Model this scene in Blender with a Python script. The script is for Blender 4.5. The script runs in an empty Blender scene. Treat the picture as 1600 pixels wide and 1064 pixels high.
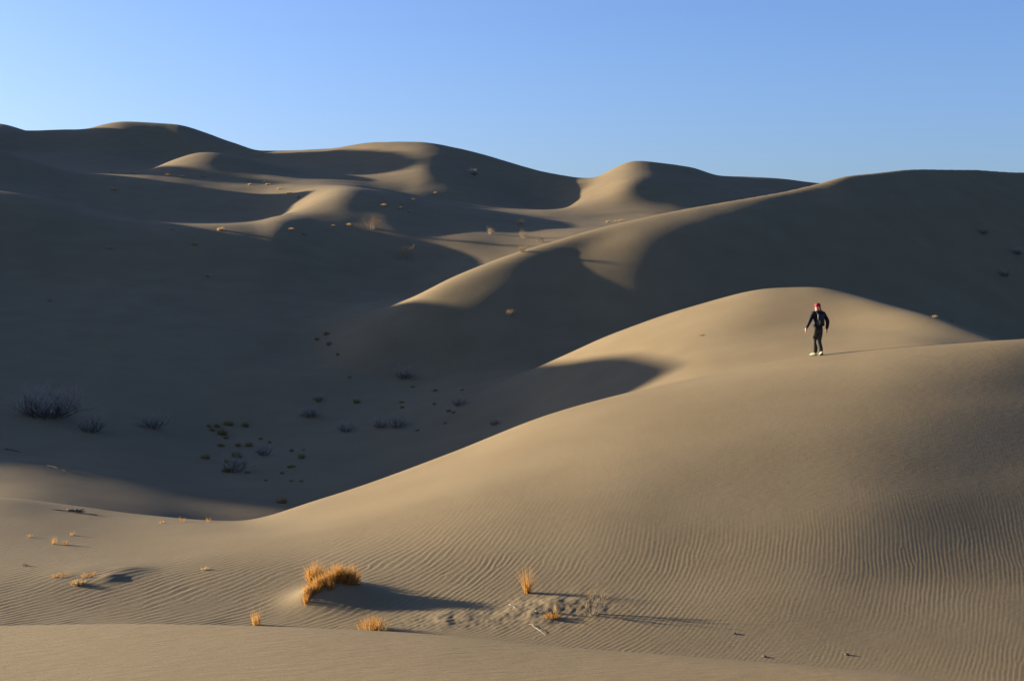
import bpy, bmesh, math, random
import numpy as np
from mathutils import Vector, Matrix

sc = bpy.context.scene
COL = sc.collection

# ------------------------------------------------------------------ camera, sky, sun, exposure
FOC, HOR = 2222.2, 440.0            # focal length and horizon row, in pixels of the 1600 px wide photograph
cam_data = bpy.data.cameras.new("camera")
cam_data.sensor_width = 36.0
cam_data.lens = 50.0
cam_data.shift_y = -(532.0 - HOR) / 1600.0
cam_data.clip_start = 0.1
cam_data.clip_end = 20000.0
cam = bpy.data.objects.new("camera", cam_data)
cam.location = (0, 0, 0)
cam.rotation_euler = (math.radians(90), 0, 0)
COL.objects.link(cam)
sc.camera = cam

SUN_EL, SUN_BETA = math.radians(10.0), math.radians(20)     # low sun on the left, a little beyond the picture plane
S = Vector((-math.cos(SUN_BETA) * math.cos(SUN_EL), math.sin(SUN_BETA) * math.cos(SUN_EL), math.sin(SUN_EL)))
sun_data = bpy.data.lights.new("sun", 'SUN')
sun_data.energy = 5.0
sun_data.angle = math.radians(0.55)
sun_data.color = (1.0, 0.86, 0.66)
sun = bpy.data.objects.new("sun", sun_data)
sun.rotation_euler = S.to_track_quat('Z', 'Y').to_euler()
sun.location = (-60, 20, 60)
COL.objects.link(sun)

world = bpy.data.worlds.new("World")
sc.world = world
world.use_nodes = True
wn = world.node_tree
wn.nodes.clear()
sky = wn.nodes.new('ShaderNodeTexSky')
sky.sky_type = 'NISHITA'
sky.sun_disc = False
sky.sun_elevation = SUN_EL
sky.sun_rotation = math.atan2(S.x, S.y)
sky.altitude = 1200
sky.air_density = 1.0
sky.dust_density = 4.0
sky.ozone_density = 2.5
bg = wn.nodes.new('ShaderNodeBackground')
bg.inputs['Strength'].default_value = 0.05
wo = wn.nodes.new('ShaderNodeOutputWorld')
tint = wn.nodes.new('ShaderNodeMix'); tint.data_type = 'RGBA'; tint.blend_type = 'MULTIPLY'; tint.inputs['Factor'].default_value = 1.0
tint.inputs['B'].default_value = (0.91, 1.01, 1.38, 1)
wn.links.new(sky.outputs['Color'], tint.inputs['A'])
wn.links.new(tint.outputs['Result'], bg.inputs['Color'])
wn.links.new(bg.outputs['Background'], wo.inputs['Surface'])

vs = sc.view_settings
vs.view_transform = 'Standard'
vs.look = 'None'
vs.gamma = 1.0
vs.use_curve_mapping = False
vs.exposure = 1.95
sc.cycles.use_denoising = True
sc.cycles.max_bounces = 6

# ------------------------------------------------------------------ noise and splines
def _hash(ix, iy, seed):
    h = (ix.astype(np.int64) * 374761393 + iy.astype(np.int64) * 668265263 + seed * 974634541) & 0x7fffffff
    h = ((h ^ (h >> 13)) * 1274126177) & 0x7fffffff
    return (h ^ (h >> 16)) & 0xffff

def noise(x, y, seed=0):
    """gradient noise, about -0.7..0.7"""
    ix, iy = np.floor(x), np.floor(y)
    fx, fy = x - ix, y - iy
    ux, uy = fx * fx * fx * (fx * (fx * 6 - 15) + 10), fy * fy * fy * (fy * (fy * 6 - 15) + 10)
    def g(dx, dy):
        a = _hash(ix + dx, iy + dy, seed) * (2 * math.pi / 65536.0)
        return np.cos(a) * (fx - dx) + np.sin(a) * (fy - dy)
    a = g(0, 0); b = g(1, 0); c = g(0, 1); d = g(1, 1)
    return (a + (b - a) * ux) * (1 - uy) + (c + (d - c) * ux) * uy

def sstep(a, b, x):
    t = np.clip((x - a) / (b - a), 0, 1)
    return t * t * (3 - 2 * t)

def pchip_slopes(x, y):
    """x, y: (..., K) arrays; monotone cubic slopes"""
    h = np.diff(x, axis=-1)
    d = np.diff(y, axis=-1) / h
    m = np.zeros_like(y)
    w1 = 2 * h[..., 1:] + h[..., :-1]
    w2 = h[..., 1:] + 2 * h[..., :-1]
    dp, dn = d[..., :-1], d[..., 1:]
    ok = dp * dn > 0
    with np.errstate(divide='ignore', invalid='ignore'):
        hm = (w1 + w2) / (w1 / dp + w2 / dn)
    m[..., 1:-1] = np.where(ok, hm, 0)
    m[..., 0], m[..., -1] = d[..., 0], d[..., -1]
    return m

def pchip1(xk, yk, x):
    xk, yk = np.asarray(xk, float), np.asarray(yk, float)
    m = pchip_slopes(xk, yk)
    x = np.clip(x, xk[0], xk[-1])
    i = np.clip(np.searchsorted(xk, x, side='right') - 1, 0, len(xk) - 2)
    h = xk[i + 1] - xk[i]
    t = (x - xk[i]) / h
    return ((2*t**3 - 3*t**2 + 1) * yk[i] + (t**3 - 2*t**2 + t) * h * m[i]
            + (-2*t**3 + 3*t**2) * yk[i+1] + (t**3 - t**2) * h * m[i+1])

def gsmooth(a, sig, axis):
    if sig <= 0: return a
    r = int(3 * sig + 1)
    k = np.exp(-0.5 * (np.arange(-r, r + 1) / sig) ** 2); k /= k.sum()
    pad = [(0, 0)] * a.ndim; pad[axis] = (r, r)
    p = np.pad(a, pad, mode='edge')
    out = np.zeros_like(a)
    for j, w in enumerate(k):
        sl = [slice(None)] * a.ndim; sl[axis] = slice(j, j + a.shape[axis])
        out += w * p[tuple(sl)]
    return out

# ------------------------------------------------------------------ the dune field
# Crests, faces and troughs, ordered from near to far.  Each is a list of (bearing, elevation row, distance in metres);
# the bearing and the row are tangents expressed in photograph pixels, so height = (HOR - row) / FOC * distance.
L3CREST = [(-900,400,108),(-300,460,110),(0,490,110),(200,500,110),(400,520,110),(500,530,110),(560,512,105),(620,483,106),(700,440,108),(800,400,111),(900,370,114.5),(1000,345,118),(1100,322,122),(1180,305,125),(1270,287,129),(1330,273,132),(1440,266,138),(1600,270,148),(1900,290,164),(2400,330,180)]
def _shoulder():
    out = []
    for u, v, d in L3CREST:
        z = (HOR - v) / FOC * d
        run = 4.0
        drop = float(np.interp(u, [500, 600, 700, 950, 1010, 1150, 1220, 1300, 2400], [.9, 1.3, 1.65, 1.6, .85, .85, 1.25, 1.6, 1.6]))
        out.append((u, HOR - (z - drop) / (d - run) * FOC, d - run))
    return out
SHOULDER = _shoulder()
CURVES = [
 # near crest the photographer stands on
 [(-900,990,12),(0,982,10.0),(180,980,9.6),(400,984,9.1),(620,994,8.6),(900,1020,7.9),(1200,1044,7.3),(1400,1062,6.9),(1700,1098,6.5),(2300,1150,6.0)],
 # foot of that dune (hidden)
 [(-900,1160,20),(0,1170,20),(700,1180,20),(1200,1190,19),(1600,1200,18.5),(2300,1200,18)],
 # front edge of the rippled hollow
 [(-900,950,29),(0,968,28.6),(200,971,28.5),(400,975,28.4),(600,980,27.8),(800,994,26.8),(1000,1014,25.7),(1300,1046,24.5),(1600,1066,23.8),(2300,1080,23.5)],
 # top of the ripple apron at left, foot of the lit dune at right
 [(-900,900,32),(0,902,32),(200,898,32.3),(400,886,32.6),(600,888,31.8),(800,900,30.6),(1000,915,29.5),(1300,926,28.6),(1600,926,28.6),(2300,926,29.2)],
 # middle of the face
 [(-900,850,36),(0,850,36.3),(200,858,36),(400,850,35.5),(600,830,35),(800,802,34.4),(1000,800,33.4),(1300,783,33.0),(1600,745,34.3),(2300,715,36.5)],
 # upper face
 [(-900,810,40),(0,818,39.6),(200,832,39),(400,832,38),(600,785,38.2),(800,735,38.2),(1000,700,37.8),(1300,659,38.0),(1600,620,39.4),(2300,600,42)],
 # crest the walker is on
 [(-900,760,44),(-400,768,44),(0,783,43),(100,795,43),(220,808,42.5),(365,815,42),(500,780,43),(700,712,44.5),(860,650,45.5),(1020,606,46.5),(1200,566,47),(1275,553,47),(1330,547,46.4),(1400,540,45.6),(1500,533,45.0),(1600,527,44.6),(1900,518,45.5),(2400,510,47)],
 # hidden trough behind it
 [(-900,790,54),(-300,786,55),(0,782,55),(200,804,56),(365,822,58),(600,830,60),(800,760,60),(1000,655,58),(1200,615,55),(1400,580,53),(1600,590,51.5),(2000,600,50)],
 # valley floor at left, face of the second lit dune at right
 [(-900,650,70),(-300,660,70),(0,692,72),(200,728,70),(365,754,70),(600,735,72),(800,665,74),(900,605,73),(1000,568,71.5),(1100,540,70),(1270,518,69),(1400,520,65),(1480,535,61),(1600,575,56.5),(2000,600,53)],
 # crest of the second lit dune; valley floor at left
 [(-900,520,84),(-300,580,84),(0,625,84),(200,650,84),(365,680,84),(600,650,86),(750,615,86),(870,562,85),(960,521,83),(1080,480,81.5),(1210,452,80),(1270,450,79),(1330,459,76.5),(1400,478,72.5),(1480,503,67.5),(1550,527,63),(1700,575,58),(2000,600,55)],
 # foot of the big shaded dune
 [(-900,460,98),(-300,530,97),(0,560,97),(200,575,97),(400,590,97),(600,590,97),(750,580,96),(900,570,95),(1080,560,94),(1270,565,95),(1450,578,99),(1700,590,108),(2100,590,125)],
 # shoulder just below its crest
 SHOULDER,
 # its crest; rising face at left
 L3CREST,
 # behind that crest
 [(-900,370,125),(-300,410,125),(0,420,126),(200,430,126),(400,448,126),(560,470,126),(640,470,126),(700,452,126),(800,418,130),(900,392,134),(1000,380,138),(1150,360,146),(1270,350,154),(1440,350,164),(1600,350,174),(2400,380,205)],
 # crest of the wide face at left, sandy flat with shrubs in the middle
 [(-900,240,150),(-300,280,150),(0,300,150),(60,310,150),(150,335,149),(240,347,148),(320,350,148),(400,348,150),(440,340,152),(500,345,154),(600,352,156),(700,370,152),(800,368,156),(900,360,160),(1000,355,166),(1270,350,174),(1600,350,190),(2400,370,220)],
 # bowl behind it at left, low sunlit dune in the middle
 [(-900,250,176),(-300,290,176),(0,312,176),(150,340,176),(240,350,176),(400,348,178),(460,325,178),(500,303,180),(540,290,182),(600,297,184),(680,312,186),(760,326,188),(850,340,190),(950,348,190),(1100,345,194),(1400,340,200),(2400,350,232)],
 # far wall of the bowl
 [(-900,190,222),(-300,232,224),(0,250,226),(70,262,226),(100,267,226),(200,271,226),(280,272,226),(350,278,226),(440,282,224),(540,286,220),(600,300,216),(700,318,214),(800,330,214),(900,330,214),(1000,325,214),(1200,335,216),(1600,335,222),(2400,345,245)],
 # low sunlit hump
 [(-900,180,258),(-300,228,258),(0,246,258),(100,258,258),(220,270,250),(270,250,250),(320,237,250),(370,244,250),(430,259,252),(480,271,256),(540,268,258),(580,266,258),(612,263,256),(650,262,250),(700,276,239),(760,300,234),(850,330,228),(930,308,226),(990,282,230),(1100,300,230),(1250,315,234),(1600,330,240),(2400,340,260)],
 # dip in front of the skyline
 [(-900,180,290),(-300,235,290),(0,240,290),(150,240,290),(260,258,290),(330,250,290),(420,258,286),(500,252,276),(560,249,272),(610,243,268),(650,244,262),(760,276,254),(860,306,246),(940,284,240),(990,262,242),(1100,280,244),(1250,300,252),(1600,320,258),(2400,330,275)],
 # skyline
 [(-900,150,335),(-300,196,335),(0,205,335),(40,207,335),(130,206,335),(160,198,335),(190,193,335),(280,197,335),(320,208,333),(370,225,328),(410,237,322),(500,236,305),(590,224,295),(650,223,288),(720,233,282),(800,255,276),(870,272,268),(925,280,262),(960,262,256),(990,250,255),(1050,257,258),(1080,262,260),(1130,277,265),(1200,279,270),(1270,286,275),(1400,300,280),(1600,310,288),(2400,310,300)],
 [(-900,240,400),(0,260,400),(600,300,380),(1000,330,360),(1600,350,360),(2400,350,360)],
 # one more ridge far left
 [(-900,160,500),(-200,188,500),(0,195,500),(45,207,500),(120,225,500),(300,270,500),(800,330,500),(2400,380,500)],
 [(-900,380,700),(2400,400,700)],
 [(-900,420,1500),(2400,425,1500)],
 [(-900,438,5000),(2400,438,5000)],
]
UU = np.arange(-1600, 3201, 10.0)

SM = {0: 2.0, 2: 6.0, 3: 7.0, 4: 7.0, 5: 6.0, 6: 1.3, 9: 1.5, 11: 1.3, 12: 1.3, 14: 1.3, 15: 1.5, 17: 1.2, 19: 0.9, 21: 1.0}
def loft_tables():
    Y, Z = [], []
    for c in CURVES:
        u, v, d = zip(*c)
        vv, dd = pchip1(u, v, UU), pchip1(u, d, UU)
        vv, dd = gsmooth(vv, SM.get(len(Y), 3.0), 0), gsmooth(dd, 4.0, 0)
        Y.append(dd); Z.append((HOR - vv) / FOC * dd)
    Y, Z = np.array(Y).T, np.array(Z).T            # (nu, K)
    # the ground under the photographer's feet
    n = len(UU)
    Y = np.concatenate([np.full((n, 1), 0.2), np.full((n, 1), 4.0), Y], axis=1)
    Z = np.concatenate([np.full((n, 1), -1.72), (-1.77 + 0.11 * np.clip((UU - 800) / FOC, -.6, .6) * 4.0)[:, None], Z], axis=1)
    return Y, Z
LY, LZ = loft_tables()
LNR = np.linspace(math.log(1.0), math.log(4900.0), 1400)

def loft_grid():
    """height over (UU, ln distance)"""
    x = np.log(LY); y = LZ
    m = gsmooth(pchip_slopes(x, y), 6.0, 0)
    out = np.zeros((len(UU), len(LNR)))
    for i in range(len(UU)):
        k = np.clip(np.searchsorted(x[i], LNR, side='right') - 1, 0, x.shape[1] - 2)
        h = x[i, k+1] - x[i, k]
        t = (LNR - x[i, k]) / h
        out[i] = ((2*t**3 - 3*t**2 + 1) * y[i, k] + (t**3 - 2*t**2 + t) * h * m[i, k]
                  + (-2*t**3 + 3*t**2) * y[i, k+1] + (t**3 - t**2) * h * m[i, k+1])
    out = gsmooth(out, 1.2, 1)
    return out
LG = loft_grid()

def loft(u, Y):
    """bicubic (Catmull-Rom) look-up"""
    fu = np.clip((u - UU[0]) / 10.0, 1.001, len(UU) - 2.002)
    fr = np.clip((np.log(np.maximum(Y, 1.0)) - LNR[0]) / (LNR[1] - LNR[0]), 1.001, len(LNR) - 2.002)
    iu, ir = fu.astype(int), fr.astype(int)
    tu, tr = fu - iu, fr - ir
    def w(t):
        return (-.5*t + t*t - .5*t**3, 1 - 2.5*t*t + 1.5*t**3, .5*t + 2*t*t - 1.5*t**3, -.5*t*t + .5*t**3)
    wu, wr = w(tu), w(tr)
    out = np.zeros_like(fu)
    for a in range(4):
        row = np.zeros_like(fu)
        for b in range(4):
            row += wr[b] * LG[iu + a - 1, ir + b - 1]
        out += wu[a] * row
    return out

def generic(x, y):
    z = 9 * noise(x / 130 + 5.2, y / 90 + 1.7, 3) + 5 * noise(x / 60, y / 45, 4) - 4
    r = np.hypot(x, y)
    return z * sstep(20, 90, r) * (1 - sstep(600, 2500, r)) - 2.0 - 3 * sstep(8, 40, r) * (1 - sstep(40, 120, r))

# two unseen dune ridges left of the frame, added and shaped to cast shade: crest points (x, y, height)
SHADE_RIDGE_A = [(-80,40,-8),(-80,66,-4),(-81,76,-0.5),(-82,83,2.4),(-83,89.5,3.6),(-84,95,8.2),(-85,101,13.0),(-85,106,12.8),(-85,112,11.5),(-85,118,11.0),(-85,123,12.4),(-85,128.5,14.0),(-85,133,13.1),(-85,138,12.4),(-86,145,13.4),(-88,161,15.5),(-88,167,15.9),(-89,173,17.2),(-90,179,18.4),(-91,186,20.0),(-92,193,19.8),(-93,207,21.6),(-95,222,25.0),(-98,235,21.8),(-105,270,16)]
SHADE_RIDGE_B = [(-150,180,10),(-150,205,20),(-150,230,27),(-150,253,32),(-150,263,37.0),(-150,280,36.2),(-150,287,38.2),(-150,294.5,43.8),(-150,302,46.5),(-150,310,47.6),(-150,319,48.5),(-150,329,48.5),(-150,340,45),(-150,349,43.6),(-152,361,43),(-155,375,40),(-160,400,34),(-175,440,22)]
def side(x, y):
    z = np.full_like(x, -1e3)
    for rid, sl, w in ((SHADE_RIDGE_A, 0.42, 5.0), (SHADE_RIDGE_B, 0.62, 6.0)):
        rx, ry, rz = (np.array(k, float) for k in zip(*rid))
        yy = np.clip(y, ry[0], ry[-1])
        cx, cz = pchip1(ry, rx, yy), pchip1(ry, rz, yy)
        d = np.hypot(x - cx, 1.5 * (y - yy))
        z = np.maximum(z, cz - sl * (np.sqrt(d * d + w * w) - w))
    return z

def smax(a, b, k):
    h = np.clip(0.5 + 0.5 * (b - a) / k, 0, 1)
    return a + (b - a) * h + k * h * (1 - h)

def macro(x, y):
    th = np.arctan2(x, y)
    t = np.tan(np.clip(th, -1.2, 1.2))
    u = 800 + FOC * t
    L = loft(u, np.maximum(y, 1.0))
    w = sstep(0.55, 1.0, np.abs(t)) 
    w = np.where(y <= 0.5, 1.0, w)
    near = 1 - sstep(6, 22, np.hypot(x, y))
    G = generic(x, y)
    G = G * (1 - near) + near * (-1.75)
    z = L * (1 - w) + G * w
    return smax(z, side(x, y), 3.0)

rng = np.random.default_rng(7)
DISLOC = [(rng.uniform(-13, 14), rng.uniform(23, 38), 1 if k % 2 else -1) for k in range(72)]
def ripples(x, y):
    """wind ripples: long and slanting on the floor of the hollow, shorter and straighter up the slope at right, with forked crests"""
    w = (0.60 * noise(x / 3.4, y / 4.2, 11) + 0.28 * noise(x / 1.2, y / 1.7, 12) + 0.11 * noise(x / .42, y / .8, 13) + 0.05 * noise(x / .2, y / .3, 14))
    kx0, kx1, xm, xw = 3.3, 11.0, 0.8, 2.6
    G = kx0 * x + (kx1 - kx0) * xw * np.log1p(np.exp((x - xm) / xw))
    ph = G - 4.6 * (y - 30) + 2.4 * np.log1p(np.exp(y - 29)) + 2.6 * w
    p = ph * 2 * math.pi
    for dx, dy, sg in DISLOC:
        p = p + sg * np.arctan2(y - dy, x - dx)
    s = np.sin(p + 0.6 * np.sin(p))
    lam = 1.0 / np.hypot(kx0 + (kx1 - kx0) / (1 + np.exp(-(x - xm) / xw)), 3.3)
    amp = 0.62 + 0.8 * noise(x / 5.0, y / 4.0, 15) + 0.55 * noise(x / 1.3, y / 1.6, 16) + 0.5 * noise(x / .33, y / .6, 18)
    return s, lam, np.clip(amp, 0.08, 1.25) * (1.08 - 0.80 * sstep(-3, 5, x))

def ripple_zone(x, y, z):
    """strong on the floor and the lower slope, dying out towards the crest"""
    r = np.hypot(x, y)
    f = sstep(20, 24, r) * (1 - sstep(42, 56, r))
    up = sstep(29.5, 34.5, y - 0.10 * np.maximum(x, 0) + 1.6 * noise(x / 6, y / 6, 17))
    return f * (1 - 0.78 * up)

CLUMP = ((521 - 800) / FOC * 29.9, 29.9, 0)
MOUNDS = [  # x, y, radius, height (m): sand gathered round plants
 (CLUMP[0] - .05, CLUMP[1] + .05, .75, .24), (CLUMP[0] + .40, CLUMP[1] - .20, .7, .10), (CLUMP[0] - .35, CLUMP[1] - .2, .45, .08),
 (-9.6, 32.2, 1.1, .07), (-8.95, 31.7, .30, .07), (-8.8, 32.5, .45, .05),
 (0.75, 28.6, .5, .05), (1.35, 28.6, .4, .05), (0.5, 28.1, .35, .03), (0.2, 28.4, .45, .03), (-1.2, 28.3, .6, .03),
]
def churn(x, y):
    return np.exp(-(((x - 0.75) / 1.15) ** 2 + ((y - 28.35) / 0.85) ** 2)) + 0.7 * np.exp(-(((x + 1.3) / .9) ** 2 + ((y - 28.0) / .5) ** 2))
def height(x, y, detail=True):
    z = macro(x, y)
    r = np.hypot(x, y)
    # soft unevenness of the sand
    z = z + 0.10 * noise(x / 9, y / 7, 21) * sstep(15, 30, r) + 0.5 * noise(x / 34, y / 26, 22) * sstep(60, 110, r) + (0.03 * noise(x / 3.2, y / 4.4, 23) + 0.10 * noise(x / 8.0, y / 11, 24)) * sstep(50, 80, r)
    for mx, my, mr, mh in MOUNDS:
        z = z + mh * np.exp(-((x - mx) ** 2 + (y - my) ** 2) / mr ** 2)
    if detail:
        k = (r > 20) & (r < 56) & (y > 0) & (np.abs(x) < 0.5 * np.maximum(y, 1))
        xs, ys = x[k], y[k]
        s, lam, amp = ripples(xs, ys)
        z = z.copy()
        ch = np.clip(churn(xs, ys), 0, 1)
        calm = 1 - np.exp(-(((xs - CLUMP[0] + .35) / .75) ** 2 + ((ys - CLUMP[1]) / .9) ** 2))      # smooth drifted sand round the clump
        z[k] += s * lam / 22 * amp * ripple_zone(xs, ys, z[k]) * (1 - .6 * ch) * calm
        z[k] += ch * (.028 * noise(xs / .26, ys / .33, 31) + .016 * noise(xs / .11, ys / .13, 32) + .09 * np.maximum(noise(xs / .55, ys / .7, 33) - .05, 0))
    return z

# ------------------------------------------------------------------ materials
def nodes(name):
    m = bpy.data.materials.new(name); m.use_nodes = True
    t = m.node_tree; b = t.nodes['Principled BSDF']
    return m, t, b
def sand_material():
    m, t, b = nodes('sand')
    N, L = t.nodes.new, t.links.new
    geo = N('ShaderNodeNewGeometry')
    n1 = N('ShaderNodeTexNoise'); n1.inputs['Scale'].default_value = 0.35; n1.inputs['Detail'].default_value = 5
    n2 = N('ShaderNodeTexNoise'); n2.inputs['Scale'].default_value = 160; n2.inputs['Detail'].default_value = 3
    for n in (n1, n2): L(geo.outputs['Position'], n.inputs['Vector'])
    r1 = N('ShaderNodeValToRGB')
    r1.color_ramp.elements[0].position = .3; r1.color_ramp.elements[0].color = (.166, .123, .066, 1)
    r1.color_ramp.elements[1].position = .7; r1.color_ramp.elements[1].color = (.188, .142, .078, 1)
    L(n1.outputs['Fac'], r1.inputs['Fac'])
    mx = N('ShaderNodeMix'); mx.data_type = 'RGBA'; mx.blend_type = 'MULTIPLY'; mx.inputs['Factor'].default_value = 0.5
    r2 = N('ShaderNodeValToRGB')
    r2.color_ramp.elements[0].position = .38; r2.color_ramp.elements[0].color = (.6, .6, .6, 1)
    r2.color_ramp.elements[1].position = .62; r2.color_ramp.elements[1].color = (1.3, 1.3, 1.3, 1)
    L(n2.outputs['Fac'], r2.inputs['Fac'])
    L(r1.outputs['Color'], mx.inputs['A']); L(r2.outputs['Color'], mx.inputs['B'])
    L(mx.outputs['Result'], b.inputs['Base Color'])
    b.inputs['Roughness'].default_value = 0.95
    b.inputs['Specular IOR Level'].default_value = 0.1
    # grains, and faint wind streaks lying across the wind
    n3 = N('ShaderNodeTexNoise'); n3.inputs['Scale'].default_value = 1.0; n3.inputs['Detail'].default_value = 4
    mp = N('ShaderNodeMapping'); mp.inputs['Scale'].default_value = (5, 26, 5); mp.inputs['Rotation'].default_value = (0, 0, 0.12)
    L(geo.outputs['Position'], mp.inputs['Vector']); L(mp.outputs['Vector'], n3.inputs['Vector'])
    n4 = N('ShaderNodeTexNoise'); n4.inputs['Scale'].default_value = 0.9; n4.inputs['Detail'].default_value = 6
    L(geo.outputs['Position'], n4.inputs['Vector'])
    b1 = N('ShaderNodeBump'); b1.inputs['Strength'].default_value = 0.35; b1.inputs['Distance'].default_value = 0.005
    L(n2.outputs['Fac'], b1.inputs['Height'])
    b2 = N('ShaderNodeBump'); b2.inputs['Strength'].default_value = 0.55; b2.inputs['Distance'].default_value = 0.016
    L(n3.outputs['Fac'], b2.inputs['Height']); L(b1.outputs['Normal'], b2.inputs['Normal'])
    b3 = N('ShaderNodeBump'); b3.inputs['Strength'].default_value = 0.16; b3.inputs['Distance'].default_value = 0.06
    L(n4.outputs['Fac'], b3.inputs['Height']); L(b2.outputs['Normal'], b3.inputs['Normal'])
    L(b3.outputs['Normal'], b.inputs['Normal'])
    return m
SAND = sand_material()

# ------------------------------------------------------------------ the sheet of sand
def build_ground():
    dense = np.linspace(-0.385, 0.385, 1360)
    th = np.arctan(dense)
    a0 = th[-1]
    mid = a0 + (math.radians(75) - a0) * (np.linspace(0, 1, 90)[1:] ** 1.3)
    back = np.linspace(math.radians(75), math.pi, 40)[1:]
    ths = np.concatenate([-back[::-1][1:], -mid[::-1], th, mid, back])      # ends at +pi, starts just after -pi
    R = np.concatenate([np.geomspace(0.5, 6, 40)[:-1], np.linspace(6, 9, 40)[:-1], np.geomspace(9, 22.5, 40)[:-1],
                        np.linspace(22.5, 35, 270)[:-1], np.linspace(35, 52, 170)[:-1],
                        np.linspace(52, 96, 150)[:-1], np.geomspace(96, 360, 170)[:-1], np.geomspace(360, 5000, 50)])
    T, RR = np.meshgrid(ths, R)           # rows = R
    # in the dense sector rows follow depth rather than radius
    x = RR * np.sin(T); y = RR * np.cos(T)
    z = height(x, y)
    nr, nt = x.shape
    verts = np.stack([x, y, z], -1).reshape(-1, 3)
    i = np.arange(nr - 1)[:, None] * nt; j = np.arange(nt)[None, :]; jn = (np.arange(nt) + 1) % nt
    q = np.stack([i + j, i + jn[None, :], i + nt + jn[None, :], i + nt + j], -1).reshape(-1, 4)
    q = q[:, ::-1]
    cz = float(height(np.array([0.0]), np.array([0.01]))[0])
    verts = np.concatenate([verts, [[0, 0, cz]]])
    c = len(verts) - 1
    tri = np.stack([np.full(nt, c), np.arange(nt), jn], -1)
    # one sheet, cut along the troughs between the landforms
    qm = verts[q].mean(1)
    ct = np.clip(qm[:, 0] / np.maximum(qm[:, 1], 0.3), -1, 1)
    rr = np.where((np.abs(ct) < 1) & (qm[:, 1] > 0.3), qm[:, 1], np.hypot(qm[:, 0], qm[:, 1]))
    uu = 800 + FOC * ct
    sec = np.zeros(len(q), int)
    for k in (1, 7, 10, 13):
        sec += rr > np.interp(uu, UU, LY[:, k + 2])
    names = [('foreground_dune', 'smooth pale sand crest at the photographer\'s feet'),
             ('rippled_dune', 'sunlit sand dune with wind ripples and long rising crest'),
             ('valley_dune', 'shaded sand valley with shrubs and a small sunlit dune'),
             ('shaded_dune', 'big dune in blue shade with a sunlit crest line'),
             ('far_dunes', 'distant sand dunes along the skyline with sunlit crests')]
    objs = []
    for k, (nm, lab) in enumerate(names):
        f = q[sec == k]
        if k == 0:
            t = tri
        else:
            t = np.zeros((0, 3), int)
        used = np.zeros(len(verts), bool); used[f] = True; used[t] = True
        remap = np.cumsum(used) - 1
        f, t = remap[f], remap[t]; v = verts[used]
        me = bpy.data.meshes.new(nm)
        me.vertices.add(len(v)); me.vertices.foreach_set('co', v.astype(np.float32).ravel())
        me.loops.add(f.size + t.size); me.loops.foreach_set('vertex_index', np.concatenate([f.ravel(), t.ravel()]).astype(np.int32))
        me.polygons.add(len(f) + len(t))
        st = np.concatenate([np.arange(len(f)) * 4, f.size + np.arange(len(t)) * 3])
        me.polygons.foreach_set('loop_start', st.astype(np.int32))
        me.update(calc_edges=True)
        me.polygons.foreach_set('use_smooth', np.ones(len(me.polygons), bool))
        me.materials.append(SAND)
        o = bpy.data.objects.new(nm, me); COL.objects.link(o)
        o['kind'] = 'structure'; o['label'] = lab
        objs.append(o)
    return objs
ground = build_ground()

# ------------------------------------------------------------------ placing things on the sand
def hits(pts, ymin=9.0):
    """where the sight line (bearing u, row v) first meets the sand beyond ymin; used to seat things on it"""
    out = []
    for u, v in pts:
        lo, hi = ymin, 380.0
        for n in (420, 60):
            Ys = np.geomspace(lo, hi, n)
            x = (u - 800) / FOC * Ys; z = (HOR - v) / FOC * Ys
            d = height(x, Ys, False) - z
            k = np.nonzero(d >= 0)[0]
            k0 = int(k[0]) if len(k) else int(np.argmax(d))
            lo, hi = Ys[max(k0 - 1, 0)], Ys[min(k0 + (0 if len(k) else 1), n - 1)]
            if hi <= lo: hi = lo * 1.0001
        out.append((x[k0], Ys[k0], float(height(x[k0:k0+1], Ys[k0:k0+1], True)[0])))
    return out
def ground_z(x, y):
    return float(height(np.array([x], float), np.array([y], float))[0])

def mesh_from(verts, faces, name, mat, smooth=False):
    me = bpy.data.meshes.new(name)
    me.from_pydata(verts, [], faces)
    me.update()
    if smooth: me.polygons.foreach_set('use_smooth', np.ones(len(me.polygons), bool))
    me.materials.append(mat)
    return me
def link(name, me, parent=None, loc=(0, 0, 0), rz=0.0, sc_=1.0):
    o = bpy.data.objects.new(name, me); COL.objects.link(o)
    o.location = loc; o.rotation_euler = (0, 0, rz); o.scale = (sc_,) * 3 if not isinstance(sc_, tuple) else sc_
    if parent: o.parent = parent
    return o
def tag(o, label, cat, group=None):
    o['label'] = label; o['category'] = cat
    if group: o['group'] = group
    return o

# ------------------------------------------------------------------ plant materials
def leaf_material(name, c0, c1, trans=0.45, rough=0.7):
    m, t, b = nodes(name)
    N, L = t.nodes.new, t.links.new
    oi = N('ShaderNodeNewGeometry')
    ramp = N('ShaderNodeValToRGB')
    ramp.color_ramp.elements[0].color = (*c0, 1); ramp.color_ramp.elements[1].color = (*c1, 1)
    L(oi.outputs['Random Per Island'], ramp.inputs['Fac'])
    L(ramp.outputs['Color'], b.inputs['Base Color'])
    b.inputs['Roughness'].default_value = rough; b.inputs['Specular IOR Level'].default_value = 0.2
    if trans > 0:
        tr = N('ShaderNodeBsdfTranslucent'); L(ramp.outputs['Color'], tr.inputs['Color'])
        mx = N('ShaderNodeMixShader'); mx.inputs['Fac'].default_value = trans
        L(b.outputs['BSDF'], mx.inputs[1]); L(tr.outputs['BSDF'], mx.inputs[2])
        L(mx.outputs['Shader'], t.nodes['Material Output'].inputs['Surface'])
    return m
ORANGE = leaf_material('orange_dry_grass', (.30, .135, .024), (.48, .28, .085), 0.5)
STRAW = leaf_material('straw', (.30, .20, .08), (.46, .34, .17), 0.45)
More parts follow.
